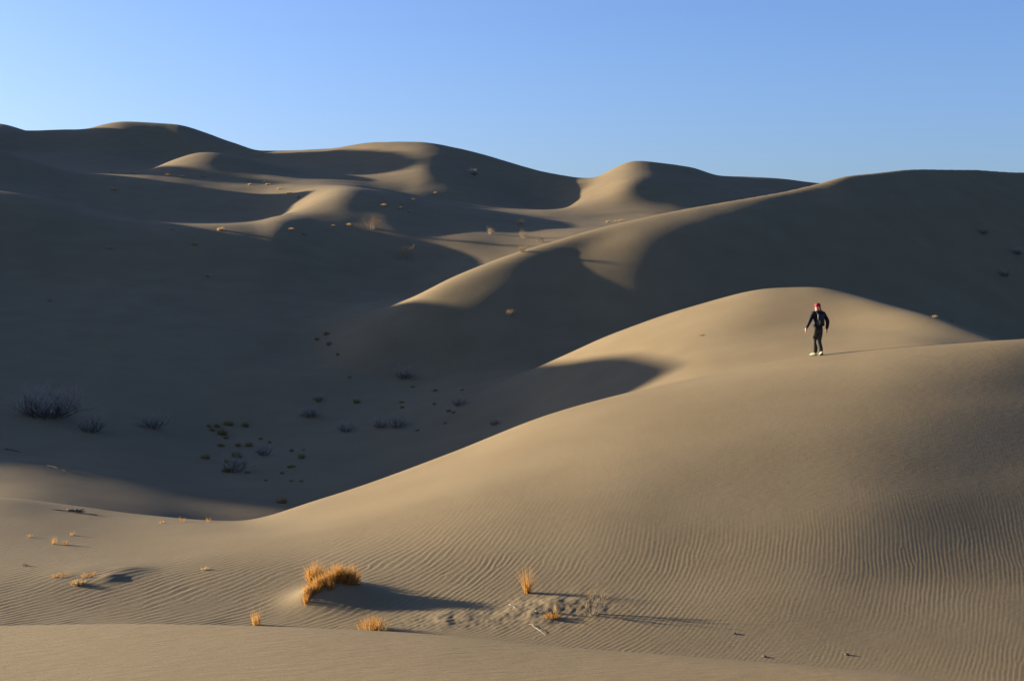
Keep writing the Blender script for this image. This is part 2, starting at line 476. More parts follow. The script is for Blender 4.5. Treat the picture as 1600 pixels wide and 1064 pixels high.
OLIVE = leaf_material('olive_grass', (.17, .125, .035), (.27, .20, .07), 0.4)
TWIGM = leaf_material('pale_twig', (.25, .21, .17), (.44, .38, .31), 0.15)
BARK = leaf_material('dark_bark', (.05, .04, .032), (.10, .08, .06), 0.0)
BONE = leaf_material('bleached_wood', (.30, .25, .18), (.40, .34, .26), 0.0)

# ------------------------------------------------------------------ plant shapes
def blades(rnd, n, spread, h, width, lean=0.35, curl=0.5, base=None, segs=3, hvar=0.4):
    """grass blades as tapering bent ribbons"""
    V, F = [], []
    for _ in range(n):
        if base is None:
            a = rnd.uniform(0, 2 * math.pi); r = spread * math.sqrt(rnd.random())
            bx, by, bz = r * math.cos(a), r * math.sin(a), -0.01
        else:
            bx, by, bz = base(rnd)
            a = rnd.uniform(0, 2 * math.pi); r = spread * 0.5
        ln = h * (1 - hvar * rnd.random())
        if base is None: ln *= 1 - 0.45 * (r / max(spread, 1e-6)) ** 2
        k = lean * (0.25 + 0.75 * r / max(spread, 1e-6)) + rnd.gauss(0, 0.10)
        da = a + rnd.gauss(0, 0.6)
        dx, dy = math.cos(da), math.sin(da)
        wa = rnd.uniform(0, math.pi); wx, wy = math.cos(wa), math.sin(wa)
        c = curl * rnd.uniform(0.2, 1.0)
        i0 = len(V)
        for j in range(segs + 1):
            t = j / segs
            out = ln * (k * t + c * k * t * t)
            z = ln * (t - 0.25 * c * abs(k) * t * t)
            w = width * (1 - t) ** 0.7 * 0.5
            p = (bx + dx * out, by + dy * out, bz + z)
            if j < segs:
                V.append((p[0] - wx * w, p[1] - wy * w, p[2])); V.append((p[0] + wx * w, p[1] + wy * w, p[2]))
            else:
                V.append(p)
        for j in range(segs - 1):
            b0 = i0 + 2 * j
            F.append((b0, b0 + 1, b0 + 3, b0 + 2))
        b0 = i0 + 2 * (segs - 1)
        F.append((b0, b0 + 1, b0 + 2))
    return V, F

def tube(V, F, pts, r0, r1, n=3):
    i0 = len(V); m = len(pts)
    for j, p in enumerate(pts):
        d = (Vector(pts[min(j + 1, m - 1)]) - Vector(pts[max(j - 1, 0)]))
        if d.length < 1e-9: d = Vector((0, 0, 1))
        d.normalize()
        a = d.orthogonal().normalized(); b = d.cross(a)
        r = r0 + (r1 - r0) * j / (m - 1)
        for k in range(n):
            t = 2 * math.pi * k / n
            V.append(tuple(Vector(p) + a * (r * math.cos(t)) + b * (r * math.sin(t))))
    for j in range(m - 1):
        for k in range(n):
            F.append((i0 + j * n + k, i0 + j * n + (k + 1) % n, i0 + (j + 1) * n + (k + 1) % n, i0 + (j + 1) * n + k))

def branching(rnd, n_stems, h, spread, r0, depth=3, fan=0.75, wander=0.22, up=0.25):
    """a leafless desert shrub: returns thick wood and fine twigs as two shapes"""
    WV, WF, TV, TF = [], [], [], []
    def grow(p, d, ln, r, lev):
        pts = [tuple(p)]; q = Vector(p); dd = Vector(d)
        nseg = 4
        for _ in range(nseg):
            dd = (dd + Vector((rnd.gauss(0, wander), rnd.gauss(0, wander), rnd.gauss(up * 0.4, wander * 0.6)))).normalized()
            q = q + dd * (ln / nseg); pts.append(tuple(q))
        if lev >= 2: tube(TV, TF, pts, r, r * 0.35)
        else: tube(WV, WF, pts, r, r * 0.6, 4)
        if lev < depth:
            kids = rnd.randint(2, 4) if lev < 2 else rnd.randint(2, 3)
            for _ in range(kids):
                j = rnd.randint(1, nseg)
                e = (dd + Vector((rnd.gauss(0, .55), rnd.gauss(0, .55), rnd.gauss(.15, .35)))).normalized()
                grow(pts[j], e, ln * rnd.uniform(.5, .8), r * .55, lev + 1)
    for _ in range(n_stems):
        a = rnd.uniform(0, 2 * math.pi); t = fan * math.sqrt(rnd.random())
        d = Vector((math.cos(a) * t, math.sin(a) * t, 1 - .6 * t)).normalized()
        b = Vector((math.cos(a) * spread * rnd.random(), math.sin(a) * spread * rnd.random(), -0.02))
        grow(b, d, h * rnd.uniform(.35, .55), r0, 0)
    return (WV, WF), (TV, TF)

R_ = random.Random(11)
def shrub_meshes(name, n_stems, h, spread, r0, depth, fan, wood, twig, seed):
    r = random.Random(seed)
    w, t = branching(r, n_stems, h, spread, r0, depth, fan)
    return mesh_from(*w, name + '_wood', wood), mesh_from(*t, name + '_twig', twig)
def place_shrub(name, label, cat, pos, meshes, group=None, rz=0, s=1.0, base_grass=None):
    e = bpy.data.objects.new(name, None); COL.objects.link(e)
    e.empty_display_size = 0.2
    e.location = pos; e.rotation_euler = (0, 0, rz); e.scale = (s, s, s)
    link('stem', meshes[0], e); link('twig', meshes[1], e)
    if base_grass: link('grass_base', base_grass, e)
    return tag(e, label, cat, group)
def at(u, v, ymin=9.0):
    return hits([(u, v)], ymin)[0]

# ------------------------------------------------------------------ foreground plants
PX = lambda Y: Y / FOC            # metres per photograph pixel at distance Y
# the golden clump: a curved bank of grass along the rim of its sand mound, and a small tuft beside it
cx, cy, _ = CLUMP
rr_ = random.Random(5)
clump = bpy.data.objects.new('grass_clump', None); COL.objects.link(clump)
clump.location = (cx, cy, ground_z(cx, cy))
tag(clump, 'thick bank of golden orange dry grass curved along a sand mound', 'grass clump')
ARC = [(-0.50, -0.52), (-0.40, -0.34), (-0.22, -0.16), (0.02, -0.02), (0.25, 0.06), (0.50, 0.06)]
_gx = np.linspace(-1, 1, 81)
_GX, _GY = np.meshgrid(cx + _gx, cy + _gx)
_GH = height(_GX, _GY)
def clump_z(x, y):
    i, j = min(max((x + 1) * 40, 0), 79.9), min(max((y + 1) * 40, 0), 79.9)
    a, b = int(j), int(i); fy, fx = j - a, i - b
    return float((_GH[a, b] * (1 - fx) + _GH[a, b + 1] * fx) * (1 - fy) + (_GH[a + 1, b] * (1 - fx) + _GH[a + 1, b + 1] * fx) * fy)
def arc_base(k):
    def f(rnd):
        if rnd.random() < .75: t = k + (rnd.randrange(4) + .5) / 4 + rnd.gauss(0, .055)
        else: t = k + rnd.random()
        t = min(max(t, 0.0), len(ARC) - 1.001); i = int(t); t -= i
        x = ARC[i][0] * (1 - t) + ARC[i + 1][0] * t + rnd.gauss(0, .035)
        y = ARC[i][1] * (1 - t) + ARC[i + 1][1] * t + rnd.gauss(0, .07)
        return x, y, clump_z(x, y) - clump.location.z - .02
    return f
for k in range(len(ARC) - 1):
    hh = (0.30, 0.36, 0.42, 0.50, 0.48)[k]
    V, F = [], []
    for q in range(7):                                   # ragged bunches of unequal height
        tq = k + rr_.random(); hq = hh * rr_.uniform(.55, 1.12); oy = rr_.gauss(0, .09)
        def bq(rnd, tq=tq, oy=oy):
            t = min(max(tq + rnd.gauss(0, .10), 0.0), len(ARC) - 1.001); i = int(t); t -= i
            x = ARC[i][0] * (1 - t) + ARC[i + 1][0] * t + rnd.gauss(0, .03)
            y = ARC[i][1] * (1 - t) + ARC[i + 1][1] * t + oy + rnd.gauss(0, .04)
            return x, y, clump_z(x, y) - clump.location.z - .02
        v_, f_ = blades(rr_, 85, .2, hq, .010, lean=.5, curl=.6, base=bq, hvar=.6)
        o_ = len(V); V += v_; F += [tuple(i + o_ for i in f) for f in f_]
    link('tuft', mesh_from(V, F, 'tuft', ORANGE), clump)
V, F = blades(rr_, 160, .3, .17, .012, lean=.6, curl=.8, base=lambda r: arc_base(r.randrange(5))(r))
link('dead_thatch', mesh_from(V, F, 'dead_thatch', OLIVE), clump)
px, py = cx - .50, cy + .80
V, F = blades(rr_, 560, .13, .60, .010, lean=.34, curl=.5)
tag(link('grass_tuft', mesh_from(V, F, 'side_tuft', ORANGE), None, (px, py, ground_z(px, py))), 'small upright golden tuft just behind the end of the big grass bank', 'grass tuft')

def tuft_obj(name, u, v, n, spread, h, width, mat, label, cat='grass tuft', lean=.45, curl=.6, seed=1, group=None, hvar=.4):
    p = at(u, v, 22.0); r = random.Random(seed)
    V, F = blades(r, n, spread, h, width, lean, curl, hvar=hvar)
    return tag(link(name, mesh_from(V, F, name, mat), None, (p[0], p[1], p[2] - .01)), label, cat, group)
tuft_obj('grass_tuft', 824, 926, 90, .05, .78, .009, ORANGE, 'tall wispy orange grass with a long thin shadow on the ripples', lean=.30, curl=.4, seed=2)
tuft_obj('grass_tuft', 863, 966, 170, .11, .18, .010, ORANGE, 'low rusty tuft beside a pale upright stalk on churned sand', lean=.8, curl=.7, seed=3)
tuft_obj('dry_stalk', 867, 957, 16, .025, .30, .016, STRAW, 'pale broken stalk sticking up behind the low rusty tuft', 'stalk', lean=.25, curl=.3, seed=4)
tuft_obj('grass_tuft', 400, 976, 60, .06, .52, .009, ORANGE, 'thin orange tuft peeking over the foreground crest', lean=.3, curl=.4, seed=6)
tuft_obj('grass_tuft', 580, 984, 240, .24, .38, .010, ORANGE, 'wide yellow tuft peeking over the foreground crest', lean=.4, curl=.5, seed=7)
tuft_obj('grass_tuft', 604, 986, 26, .06, .36, .010, STRAW, 'pale straw wisps beside the wide yellow tuft at the crest', lean=.7, curl=.5, seed=8)
tuft_obj('grass_tuft', 122, 913, 220, .13, .19, .011, STRAW, 'squat straw tuft on the left hummock with dark shadow', lean=.6, curl=.8, seed=9)
tuft_obj('grass_tuft', 141, 899, 90, .18, .14, .009, ORANGE, 'flat orange tuft on top of the left hummock', lean=.7, curl=.6, seed=10)
tuft_obj('grass_tuft', 96, 899, 130, .22, .10, .009, ORANGE, 'sparse orange grass along the edge of the left hummock', lean=.5, curl=.6, seed=12)
tuft_obj('grass_tuft', 320, 890, 70, .07, .14, .010, STRAW, 'tiny lone straw tuft on open sand above the ripples', lean=.5, curl=.6, seed=13)
for k, (u, v, h) in enumerate([(253, 817, .12), (284, 815, .26), (326, 815, .20), (46, 839, .16), (113, 836, .18), (84, 850, .28), (102, 851, .22), (40, 884, .14)]):
    tuft_obj('grass_tuft', u, v, 34, .06 if k != 5 else .04, h, .009, ORANGE if k != 7 else BARK, 'sparse dry grass sprig on the sunlit sand saddle', lean=.45, curl=.4, seed=20 + k, group='dry sprigs on the sand saddle')

# dead plant and twigs on the churned sand
p = at(930, 960)
place_shrub('dead_plant', 'pale dead plant with bent stalks casting a tangled shadow', 'plant', p, shrub_meshes('dead_plant', 9, .62, .10, .010, 3, .7, BONE, STRAW, 31))
def twig(name, u0, v0, u1, v1, label, r=.008, seed=1, mat=BONE, cat='twig'):
    a, b = at(u0, v0), at(u1, v1); rnd = random.Random(seed)
    pts = []
    for j in range(7):
        t = j / 6
        x, y = a[0] + (b[0] - a[0]) * t + rnd.gauss(0, .012), a[1] + (b[1] - a[1]) * t + rnd.gauss(0, .03)
        pts.append((x - a[0], y - a[1], ground_z(x, y) - a[2] + r * .8 + .03 * math.sin(t * math.pi)))
    V, F = [], []; tube(V, F, pts, r, r * .5, 5)
    for j in (2, 4):
        q = Vector(pts[j]); e = Vector((rnd.uniform(-.12, .12), rnd.uniform(-.1, .1), .05))
        tube(V, F, [tuple(q), tuple(q + e * .6), tuple(q + e)], r * .6, r * .2, 4)
    return tag(link(name, mesh_from(V, F, name, mat), None, a), label, cat)
twig('fallen_twig', 827, 976, 851, 991, 'bleached forked twig lying on churned sand below the rusty tuft', .0055, 41)
twig('fallen_twig', 795, 945, 804, 951, 'short pale twig lying left of the churned sand', .008, 42)
twig('fallen_twig', 832, 958, 852, 955, 'pale straw twig lying beside the rusty tuft', .009, 43)
twig('fallen_twig', 863, 1013, 871, 1021, 'little pale twig just above the foreground crest', .008, 44)
twig('dead_branch', 82, 796, 150, 806, 'long dark dead branch half buried on the sand saddle', .03, 45, BARK, 'branch')
twig('dead_branch', 108, 799, 132, 801, 'short dark dead branch lying against the long buried branch', .035, 46, BARK, 'branch')
twig('fallen_twig', 8, 702, 34, 708, 'thin dark twig on the sunlit slope beyond the saddle', .03, 47, BARK)
twig('fallen_twig', 74, 728, 102, 737, 'bent twig with pale knots on the sunlit slope beyond the saddle', .03, 48, BARK)

# dark crumbs of dung half buried on the right-hand ripples
def crumb(u, v, s, label, seed):
    p = at(u, v); rnd = random.Random(seed)
    bm = bmesh.new()
    bmesh.ops.create_icosphere(bm, subdivisions=2, radius=s)
    for w in bm.verts:
        w.co *= 1 + rnd.uniform(-.28, .28); w.co.z *= .6
    me = bpy.data.meshes.new('clod'); bm.to_mesh(me); bm.free(); me.materials.append(BARK)
    tag(link('clod', me, None, (p[0], p[1], p[2] + .3 * s), rnd.uniform(0, 6)), label, 'clod')
crumb(1147, 990, .036, 'dark clod on a small sand bump, uppermost of three', 51)
crumb(1194, 1026, .036, 'dark clod on the ripples close above the foreground crest', 52)
crumb(1323, 1023, .04, 'dark clod on ripples where the floor meets the dune face', 53)

# ------------------------------------------------------------------ shaded valley
big = shrub_meshes('big_shrub', 64, 2.3, 1.0, .024, 4, 1.0, BARK, TWIGM, 61)
med = [shrub_meshes('shrub', 30, 1.3, .50, .016, 4, 1.05, BARK, TWIGM, 62 + k) for k in range(3)]
pale = [shrub_meshes('pale_shrub', 26, 1.2, .40, .014, 4, .7, TWIGM, STRAW, 70 + k) for k in range(2)]
place_shrub('dry_shrub', 'largest bushy grey shrub on the shaded slope', 'shrub', at(78, 652), big, s=.85).scale = (1.15, 1.0, .85)
place_shrub('dry_shrub', 'dark leafless shrub trailing below the largest grey shrub', 'shrub', at(142, 675), med[0], rz=1.0, s=.95)
place_shrub('dry_shrub', 'solitary dark shrub between the largest shrub and the grass tufts', 'shrub', at(240, 669), med[1], rz=2.0, s=.9)
place_shrub('dead_shrub', 'sprawling dead shrub with bare dark branches among the grass tufts', 'shrub', at(366, 737), med[2], rz=.4, s=.8)
place_shrub('dead_shrub', 'flattened dead shrub heap at the edge of the grass tufts', 'shrub', at(412, 711), med[0], rz=3.0, s=.55)
VG = 'grey shrubs on the shaded valley floor'
VL = ['silvery shrub standing alone in the shade below the long crest', 'wide low silvery shrub next to the smallest silvery shrub', 'silvery shrub between the touching pair and the wide low shrub',
      'smaller of two silvery shrubs that touch', 'larger of two silvery shrubs that touch', 'faint silvery shrub beside two olive tufts near the sunlit crest', 'small silvery shrub just behind the sunlit rising crest', 'smallest silvery shrub with an olive tuft at its base']
for k, (u, v, w) in enumerate([(631, 592, 30), (486, 652, 30), (541, 674, 26), (594, 668, 24), (620, 668, 32), (716, 634, 24), (772, 664, 16), (497, 626, 18)]):
    p = at(u, v)
    place_shrub('dry_shrub', VL[k], 'shrub', p, (med[k % 3][0], med[k % 3][1]), VG, rz=k * 1.3, s=w * PX(p[1]) / 1.7)
tm = []
for k in range(5):
    V, F = blades(random.Random(80 + k), 190, .17, .30, .014, lean=.42, curl=.9, hvar=.5)
    tm.append(mesh_from(V, F, 'valley_tuft', OLIVE))
TG = 'grass tufts on the shaded valley floor'
TUFTS = [(326,667,8),(339,667,11),(332,673,10),(357,664,17),(383,666,14),(347,679,16),(353,685,9),(407,686,9),(345,697,14),(372,697,10),(389,697,13),
 (321,716,15),(370,714,15),(356,722,14),(379,725,9),(353,737,14),(387,739,9),(456,705,8),(455,730,12),(440,785,17),(421,692,6),(475,703,6),(471,716,14),(455,752,7),(471,752,7),(415,751,6),(441,740,8),
 (510,523,9),(495,531,8),(514,539,9),(528,555,7),(546,590,7),(557,629,14),(645,605,7),(680,611,8),(628,629,8),(629,637,8),(679,632,6),(701,643,9),(709,645,7),(652,673,7),(696,662,6),(722,610,7),(497,628,9)]
for k, (u, v, w) in enumerate(TUFTS):
    p = at(u, v); s_ = w * PX(p[1]) / .42
    lab = 'olive grass tuft in the cluster round the sprawling dead shrub' if k < 17 else 'small olive tuft between the dead shrub cluster and the grey shrubs' if k < 27 else 'olive tuft at the foot of the wide shaded slope' if k < 31 else 'small olive tuft among the silvery grey shrubs'
    if k == 19: lab = 'large round olive tuft close behind the sunlit crest'
    if k == 43: lab = 'olive tuft at the base of the smallest silvery shrub'
    tag(link('grass_tuft', tm[k % 5], None, (p[0], p[1], p[2] - .02), k * .9, (s_ * R_.uniform(.8, 1.2), s_ * R_.uniform(.8, 1.1), s_ * R_.uniform(.9, 1.5))), lab, 'grass tuft', TG)

# ------------------------------------------------------------------ plants on the farther dunes
FG = 'pale shrubs on the flat behind the long crest'
FL = ['pale shrub alone in the shade below the sandy flat', 'widest pale straw shrub below the low sunlit dune', 'pale straw shrub alone in the middle of the sandy flat'] + ['pale shrub in the loose group of three behind the long crest'] * 3 + ['pale shrub right at the edge of the long crest']
for k, (u, v, w) in enumerate([(632, 405, 26), (582, 358, 28), (767, 366, 15), (814, 354, 16), (818, 372, 16), (845, 379, 14), (815, 394, 15)]):
    p = at(u, v)
    place_shrub('pale_shrub', FL[k], 'shrub', p, pale[k % 2], FG, rz=k, s=w * PX(p[1]) / 1.5)
p = at(795, 493); place_shrub('pale_shrub', 'lone pale shrub on the shaded foot of the long dune', 'shrub', p, pale[0], s=10 * PX(p[1]) / 1.1)
p = at(740, 274); place_shrub('dry_shrub', 'grey shrub on the dark face below the skyline', 'shrub', p, med[0], s=14 * PX(p[1]) / 1.6)
RG = 'faint grey shrubs on the big shaded face'
for k, (u, v, w) in enumerate([(1536, 366, 16), (1590, 398, 18), (1570, 432, 18)]):
    p = at(u, v); place_shrub('dry_shrub', 'faint grey shrub on the big shaded dune face', 'shrub', p, med[k % 3], RG, rz=k, s=w * PX(p[1]) / 1.6)
sm = []
for k in range(3):
    V, F = blades(random.Random(95 + k), 110, .2, .30, .03, lean=.4, curl=.9, hvar=.5)
    sm.append(mesh_from(V, F, 'far_tuft', STRAW))
DG = 'straw tufts on the far dunes'
FAR = [(600,322,10),(645,314,9),(625,326,8),(638,331,7),(545,352,9),(520,354,8),(455,359,9),(475,366,8),(345,360,14),(268,358,7),(303,382,12),
 (390,289,7),(413,286,7),(418,289,8),(436,296,8),(451,302,8),(467,309,8),(175,270,6),(205,272,6),(211,272,7),(316,276,7),(262,275,10),(285,277,8),(178,297,9),(680,302,6),(950,348,9),(962,347,8),(970,346,9),(78,470,9),(325,432,10),(170,388,10)]
for k, (u, v, w) in enumerate(FAR):
    p = at(u, v); s_ = w * PX(p[1]) / .42
    tag(link('grass_tuft', sm[k % 3], None, (p[0], p[1], p[2] - .03), k * 1.1, (s_ * .8, s_ * .8, s_ * .85)),
        'straw tuft on the low sunlit dune behind the wide slope' if k < 8 else 'straw tuft along the sunlit crest of the wide slope' if k < 11 else 'straw tuft on the slope right of the sunlit hump' if k < 17 else 'tiny straw tuft on the ledge below the sunlit hump' if k < 24 else 'tiny straw tuft on the dark face below the skyline' if k == 24 else 'straw tuft on the sandy shelf below the pointed far dune' if k < 28 else 'lone straw tuft on the wide shaded slope', 'grass tuft', DG)
p = at(1096, 524); s_ = 8 * PX(p[1]) / .42
tag(link('grass_tuft', sm[0], None, p, 0, (s_, s_, s_ * .5)), 'lone tuft on the small sunlit dune behind the walker', 'grass tuft')
for k, (u, v) in enumerate([(1461, 496), (1487, 502)]):
    p = at(u, v); s_ = (8, 6)[k] * PX(p[1]) / .42
    tag(link('grass_tuft', sm[k], None, p, 0, s_), ('larger', 'smaller')[k] + ' pale tuft in the shade where the small sunlit dune runs out', 'grass tuft')

# ------------------------------------------------------------------ the walker on the crest
def plain_material(name, col, rough=.8, var=.25, scale=30):
    m, t, b = nodes(name)
    N, L = t.nodes.new, t.links.new
    tc = N('ShaderNodeTexCoord'); nz = N('ShaderNodeTexNoise'); nz.inputs['Scale'].default_value = scale
    L(tc.outputs['Object'], nz.inputs['Vector'])
    rp = N('ShaderNodeValToRGB')
    rp.color_ramp.elements[0].color = (*[c * (1 - var) for c in col], 1); rp.color_ramp.elements[1].color = (*[c * (1 + var) for c in col], 1)
    L(nz.outputs['Fac'], rp.inputs['Fac']); L(rp.outputs['Color'], b.inputs['Base Color'])
    b.inputs['Roughness'].default_value = rough; b.inputs['Specular IOR Level'].default_value = .25
    return m
SKIN = plain_material('skin', (.30, .16, .10), .6, .1)
JACKET = plain_material('black_jacket', (.008, .008, .010), .75)
PACK = plain_material('black_backpack', (.014, .014, .018), .6)
TROUSER = plain_material('brown_trousers', (.040, .033, .024), .9, .4, 12)
SCARF = plain_material('red_headscarf', (.26, .012, .035), .7, .3, 25)
SHOE = plain_material('pale_shoe', (.20, .21, .12), .7, .3)
SOLE = plain_material('dark_sole', (.03, .03, .03), .8)
GLASS = plain_material('sunglasses', (.01, .01, .01), .2)

def skinned(name, joints, bones, mat, parent, root, sub=2):
    """a continuous skinned surface grown over joints {key: (x, y, z, radius)}"""
    keys = list(joints)
    me = bpy.data.meshes.new(name)
    me.from_pydata([joints[k][:3] for k in keys], [(keys.index(a), keys.index(b)) for a, b in bones], [])
    o = bpy.data.objects.new(name, me); COL.objects.link(o)
    md = o.modifiers.new('skin', 'SKIN'); md.use_smooth_shade = True
    sv = me.skin_vertices[0].data
    for i, k in enumerate(keys):
        r = joints[k][3]
        sv[i].radius = (r, r) if not isinstance(r, tuple) else r
        sv[i].use_root = (k == root)
    ss = o.modifiers.new('sub', 'SUBSURF'); ss.levels = sub; ss.render_levels = sub
    dg = bpy.context.evaluated_depsgraph_get()
    new = bpy.data.meshes.new_from_object(o.evaluated_get(dg))
    o.modifiers.clear(); o.data = new
    new.name = name
    new.materials.clear(); new.materials.append(mat)
    new.polygons.foreach_set('use_smooth', np.ones(len(new.polygons), bool))
    o.parent = parent
    return o

def ellipsoid(bm, c, r, seg=16, ring=10, rot=None):
    ret = bmesh.ops.create_uvsphere(bm, u_segments=seg, v_segments=ring, radius=1.0)
    M = Matrix.Translation(c) @ (rot or Matrix.Identity(4)) @ Matrix.Diagonal((*r, 1))
    bmesh.ops.transform(bm, matrix=M, verts=ret['verts'])
    return ret['verts']
def bm_obj(name, bm, mat, parent, smooth=True):
    me = bpy.data.meshes.new(name); bm.to_mesh(me); bm.free(); me.materials.append(mat)
    if smooth: me.polygons.foreach_set('use_smooth', np.ones(len(me.polygons), bool))
    return link(name, me, parent)

def build_person(pos, heading):
    P = bpy.data.objects.new('person', None); COL.objects.link(P)
    P.location = pos; P.rotation_euler = (0, 0, heading)
    tag(P, 'walker in black jacket, brown trousers and red headscarf on the sunlit crest', 'person')
    # local axes: +x to the walker's right, +y the way he walks, z up
    LH, RH = (-.45, .04, .86), (.30, -.02, .82)
    J = {'pelvis': (0, 0, .95, .075), 'belly': (0, .01, 1.10, .09), 'chest': (0, .0, 1.27, .12), 'collar': (0, -.01, 1.42, .085), 'neck': (-.005, .01, 1.51, .05),
         'jaw': (-.012, .022, 1.575, .066), 'skull': (-.008, .016, 1.645, .088), 'crown': (-.004, .012, 1.70, .066), 'nose': (-.088, .088, 1.612, .016), 'chin': (-.058, .065, 1.558, .036),
         'lsh': (-.19, -.01, 1.42, .062), 'lel': (-.315, -.05, 1.155, .045), 'lwr': (-.40, .03, .92, .029), 'lpalm': (-.415, .04, .885, .034),
         'rsh': (.19, -.01, 1.42, .062), 'rel': (.315, -.08, 1.14, .045), 'rwr': (.30, -.03, .89, .029), 'rpalm': (.297, -.022, .852, .034),
         'lhip': (-.07, .0, .88, .065), 'lkn': (-.03, .12, .50, .05), 'lan': (-.02, .16, .115, .038), 'ltoe': (-.07, .33, .055, .035),
         'rhip': (.07, .0, .88, .065), 'rkn': (.03, .02, .50, .05), 'ran': (.035, -.17, .165, .038), 'rtoe': (.05, -.05, .075, .035)}
    B = [('pelvis', 'belly'), ('belly', 'chest'), ('chest', 'collar'), ('collar', 'neck'), ('neck', 'jaw'), ('jaw', 'skull'), ('skull', 'crown'), ('jaw', 'chin'), ('skull', 'nose'),
         ('collar', 'lsh'), ('lsh', 'lel'), ('lel', 'lwr'), ('lwr', 'lpalm'), ('collar', 'rsh'), ('rsh', 'rel'), ('rel', 'rwr'), ('rwr', 'rpalm'),
         ('pelvis', 'lhip'), ('lhip', 'lkn'), ('lkn', 'lan'), ('lan', 'ltoe'), ('pelvis', 'rhip'), ('rhip', 'rkn'), ('rkn', 'ran'), ('ran', 'rtoe')]
    for side_, sx in (('l', -1), ('r', 1)):
        px_, py_, pz_ = J[side_ + 'palm'][:3]
        lens = (.075, .085, .08, .065)
        for i in range(4):
            y0 = py_ + .030 - .019 * i
            a_, b_ = side_ + 'f%da' % i, side_ + 'f%db' % i
            J[a_] = (px_ + sx * .004, y0, pz_ - .04 - lens[i] * .35, .0092)
            J[b_] = (px_ - sx * .016, y0 + .004, pz_ - .04 - lens[i], .008)
            B += [(side_ + 'palm', a_), (a_, b_)]
        J[side_ + 'ta'] = (px_ - sx * .008, py_ + .050, pz_ - .012, .010); J[side_ + 'tb'] = (px_ - sx * .018, py_ + .062, pz_ - .048, .0085)
        B += [(side_ + 'palm', side_ + 'ta'), (side_ + 'ta', side_ + 'tb')]
    skinned('body', J, B, SKIN, P, 'pelvis', 2)
    # jacket: torso and both sleeves
    Jk = {'hem': (0, 0, .80, (.150, .115)), 'hip': (0, 0, .90, (.170, .130)), 'waist': (0, .005, 1.03, (.168, .130)), 'mid': (0, 0, 1.17, (.182, .140)), 'chest': (0, -.005, 1.31, (.20, .145)), 'collar': (0, -.01, 1.425, (.13, .11)), 'neck': (-.003, .0, 1.50, .068),
          'lsh': (-.185, -.01, 1.40, .088), 'lup': (-.25, -.03, 1.28, .075), 'lel': (-.315, -.05, 1.155, .068), 'lfa': (-.36, -.01, 1.04, .058), 'lcf': (-.40, .03, .925, .050),
          'rsh': (.185, -.01, 1.40, .088), 'rup': (.255, -.045, 1.28, .075), 'rel': (.315, -.08, 1.14, .068), 'rfa': (.31, -.055, 1.02, .058), 'rcf': (.30, -.03, .895, .050)}
    Bk = [('hem', 'hip'), ('hip', 'waist'), ('waist', 'mid'), ('mid', 'chest'), ('chest', 'collar'), ('collar', 'neck'),
          ('collar', 'lsh'), ('lsh', 'lup'), ('lup', 'lel'), ('lel', 'lfa'), ('lfa', 'lcf'), ('collar', 'rsh'), ('rsh', 'rup'), ('rup', 'rel'), ('rel', 'rfa'), ('rfa', 'rcf')]
    skinned('jacket', Jk, Bk, JACKET, P, 'mid', 2)
    # trousers, loose at the hems
    T = {'top': (0, 0, 1.04, (.14, .115)), 'seat': (0, -.01, .90, (.15, .12)), 'lhip': (-.075, .01, .82, .108), 'lth': (-.06, .06, .68, .102), 'lkn': (-.03, .12, .50, .088), 'lsh': (-.025, .145, .30, .084), 'lhm': (-.02, .16, .10, .080),
         'rhip': (.075, .0, .82, .108), 'rth': (.06, .01, .68, .102), 'rkn': (.03, .02, .50, .088), 'rsh': (.035, -.075, .33, .084), 'rhm': (.035, -.155, .15, .080)}
    BT = [('top', 'seat'), ('seat', 'lhip'), ('lhip', 'lth'), ('lth', 'lkn'), ('lkn', 'lsh'), ('lsh', 'lhm'), ('seat', 'rhip'), ('rhip', 'rth'), ('rth', 'rkn'), ('rkn', 'rsh'), ('rsh', 'rhm')]
    skinned('trousers', T, BT, TROUSER, P, 'seat', 2)
    # cargo pocket on the thigh
    bm = bmesh.new(); bmesh.ops.create_cube(bm, size=1.0)
    for w in bm.verts: w.co = Vector((w.co.x * .05, w.co.y * .13, w.co.z * .17))
    bmesh.ops.bevel(bm, geom=bm.edges[:], offset=.016, segments=2, affect='EDGES')
    bmesh.ops.translate(bm, vec=(-.128, .065, .66), verts=bm.verts)
    bm_obj('trouser_pocket', bm, TROUSER, P)
    # shoes
    for (ax, ay, az), (tx, ty, tz) in (((-.02, .15, .072), (-.09, .34, .048)), ((.035, -.205, .13), (.06, -.02, .055))):
        d = (Vector((tx, ty, tz)) - Vector((ax, ay, az))); ln = d.length; d.normalize()
        sdv = d.cross(Vector((0, 0, 1))).normalized(); up = sdv.cross(d).normalized()
        R = Matrix((sdv, d, up)).transposed().to_4x4()
        bm = bmesh.new()
        vs_ = bmesh.ops.create_uvsphere(bm, u_segments=16, v_segments=10, radius=1.0)['verts']
        for w in vs_:
            t = w.co.y
            w.co = Vector((w.co.x * (.050 + .006 * t), w.co.y * (ln * .5 + .055), max(w.co.z, -.55) * (.060 - .022 * t)))
        mid = (Vector((ax, ay, az)) + Vector((tx, ty, tz))) * .5
        bmesh.ops.transform(bm, matrix=Matrix.Translation(mid) @ R, verts=bm.verts)
        sh = bm_obj('shoe', bm, SHOE, P)
        bm = bmesh.new()
        vs_ = bmesh.ops.create_cone(bm, cap_ends=True, segments=20, radius1=1.0, radius2=1.0, depth=1.0)['verts']
        for w in vs_:
            w.co = Vector((w.co.x * .056, w.co.y * (ln * .5 + .06), w.co.z * .022))
        bmesh.ops.transform(bm, matrix=Matrix.Translation(mid - up * .038) @ R, verts=bm.verts)
        bm_obj('sole', bm, SOLE, sh, False)
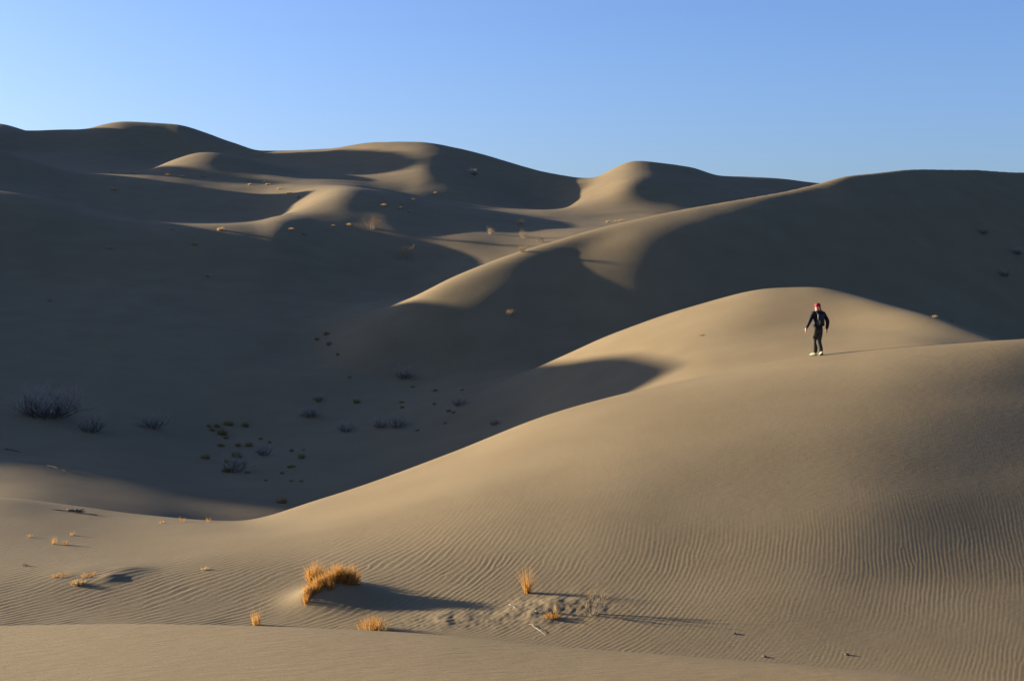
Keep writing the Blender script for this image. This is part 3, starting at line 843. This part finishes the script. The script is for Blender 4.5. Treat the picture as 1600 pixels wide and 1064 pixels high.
    # headscarf tied at the nape, with its loose end
    bm = bmesh.new()
    hv = ellipsoid(bm, (-.004, .012, 1.662), (.104, .100, .092), 20, 14)
    for w in hv:
        fx = (w.co.x + .004)
        lim = 1.642 if fx < -.02 else 1.642 - .075 * min(1, (fx + .02) / .06)       # lower over the nape side
        if w.co.z < lim: w.co.z = lim + (w.co.z - lim) * .12
    bm_obj('headscarf', bm, SCARF, P)
    bm = bmesh.new()
    ellipsoid(bm, (.060, -.045, 1.585), (.026, .022, .024), 10, 8)
    for k, (dx, dl) in enumerate(((-.03, .13), (.012, .10))):
        a = Vector((.055, -.055, 1.585)); vsx = []
        for j in range(5):
            t = j / 4; w_ = .012 + .016 * t
            c_ = a + Vector((dx * t, -.03 - .012 * math.sin(t * 3), -dl * t))
            vsx.append((bm.verts.new(c_ + Vector((-w_, 0, 0))), bm.verts.new(c_ + Vector((w_, .006, 0)))))
        for j in range(4):
            bm.faces.new((vsx[j][0], vsx[j][1], vsx[j + 1][1], vsx[j + 1][0]))
    bm_obj('scarf_knot', bm, SCARF, P)
    bm = bmesh.new(); ellipsoid(bm, (-.072, .078, 1.632), (.020, .060, .016), 12, 8, Matrix.Rotation(-.7, 4, 'Z')); bm_obj('sunglasses', bm, GLASS, P)
    for sy in (-1, 1):
        bm = bmesh.new(); ellipsoid(bm, (.006 + .005 * sy, .012 + sy * .088, 1.605), (.020, .010, .030), 10, 8); bm_obj('ear', bm, SKIN, P)
    # small backpack
    bm = bmesh.new()
    bmesh.ops.create_cube(bm, size=1.0)
    for w in bm.verts:
        w.co = Vector((w.co.x * (.25 if w.co.z < 0 else .21), w.co.y * (.13 if w.co.z < 0 else .10), w.co.z * .40))
    bmesh.ops.bevel(bm, geom=bm.edges[:], offset=.045, segments=3, affect='EDGES', profile=.6)
    bmesh.ops.translate(bm, vec=(0, -.195, 1.20), verts=bm.verts)
    bp_ = bm_obj('backpack', bm, PACK, P)
    bm = bmesh.new()
    bmesh.ops.create_cube(bm, size=1.0)
    for w in bm.verts: w.co = Vector((w.co.x * .19, w.co.y * .05, w.co.z * .17))
    bmesh.ops.bevel(bm, geom=bm.edges[:], offset=.018, segments=2, affect='EDGES')
    bmesh.ops.translate(bm, vec=(0, -.285, 1.11), verts=bm.verts)
    bm_obj('pocket', bm, PACK, bp_)
    for sx in (-1, 1):
        V, F = [], []
        tube(V, F, [(sx * .09, -.16, 1.39), (sx * .115, -.08, 1.485), (sx * .12, .02, 1.48), (sx * .122, .10, 1.40), (sx * .128, .13, 1.25), (sx * .15, .08, 1.08), (sx * .12, -.12, 1.03)], .018, .016, 6)
        link('strap', mesh_from(V, F, 'strap', PACK, True), bp_)
    return P
wu, wd = 1278.0, 46.6
wx_, wy_ = (wu - 800) / FOC * wd, wd
build_person((wx_, wy_, ground_z(wx_, wy_) - .03), math.radians(14))
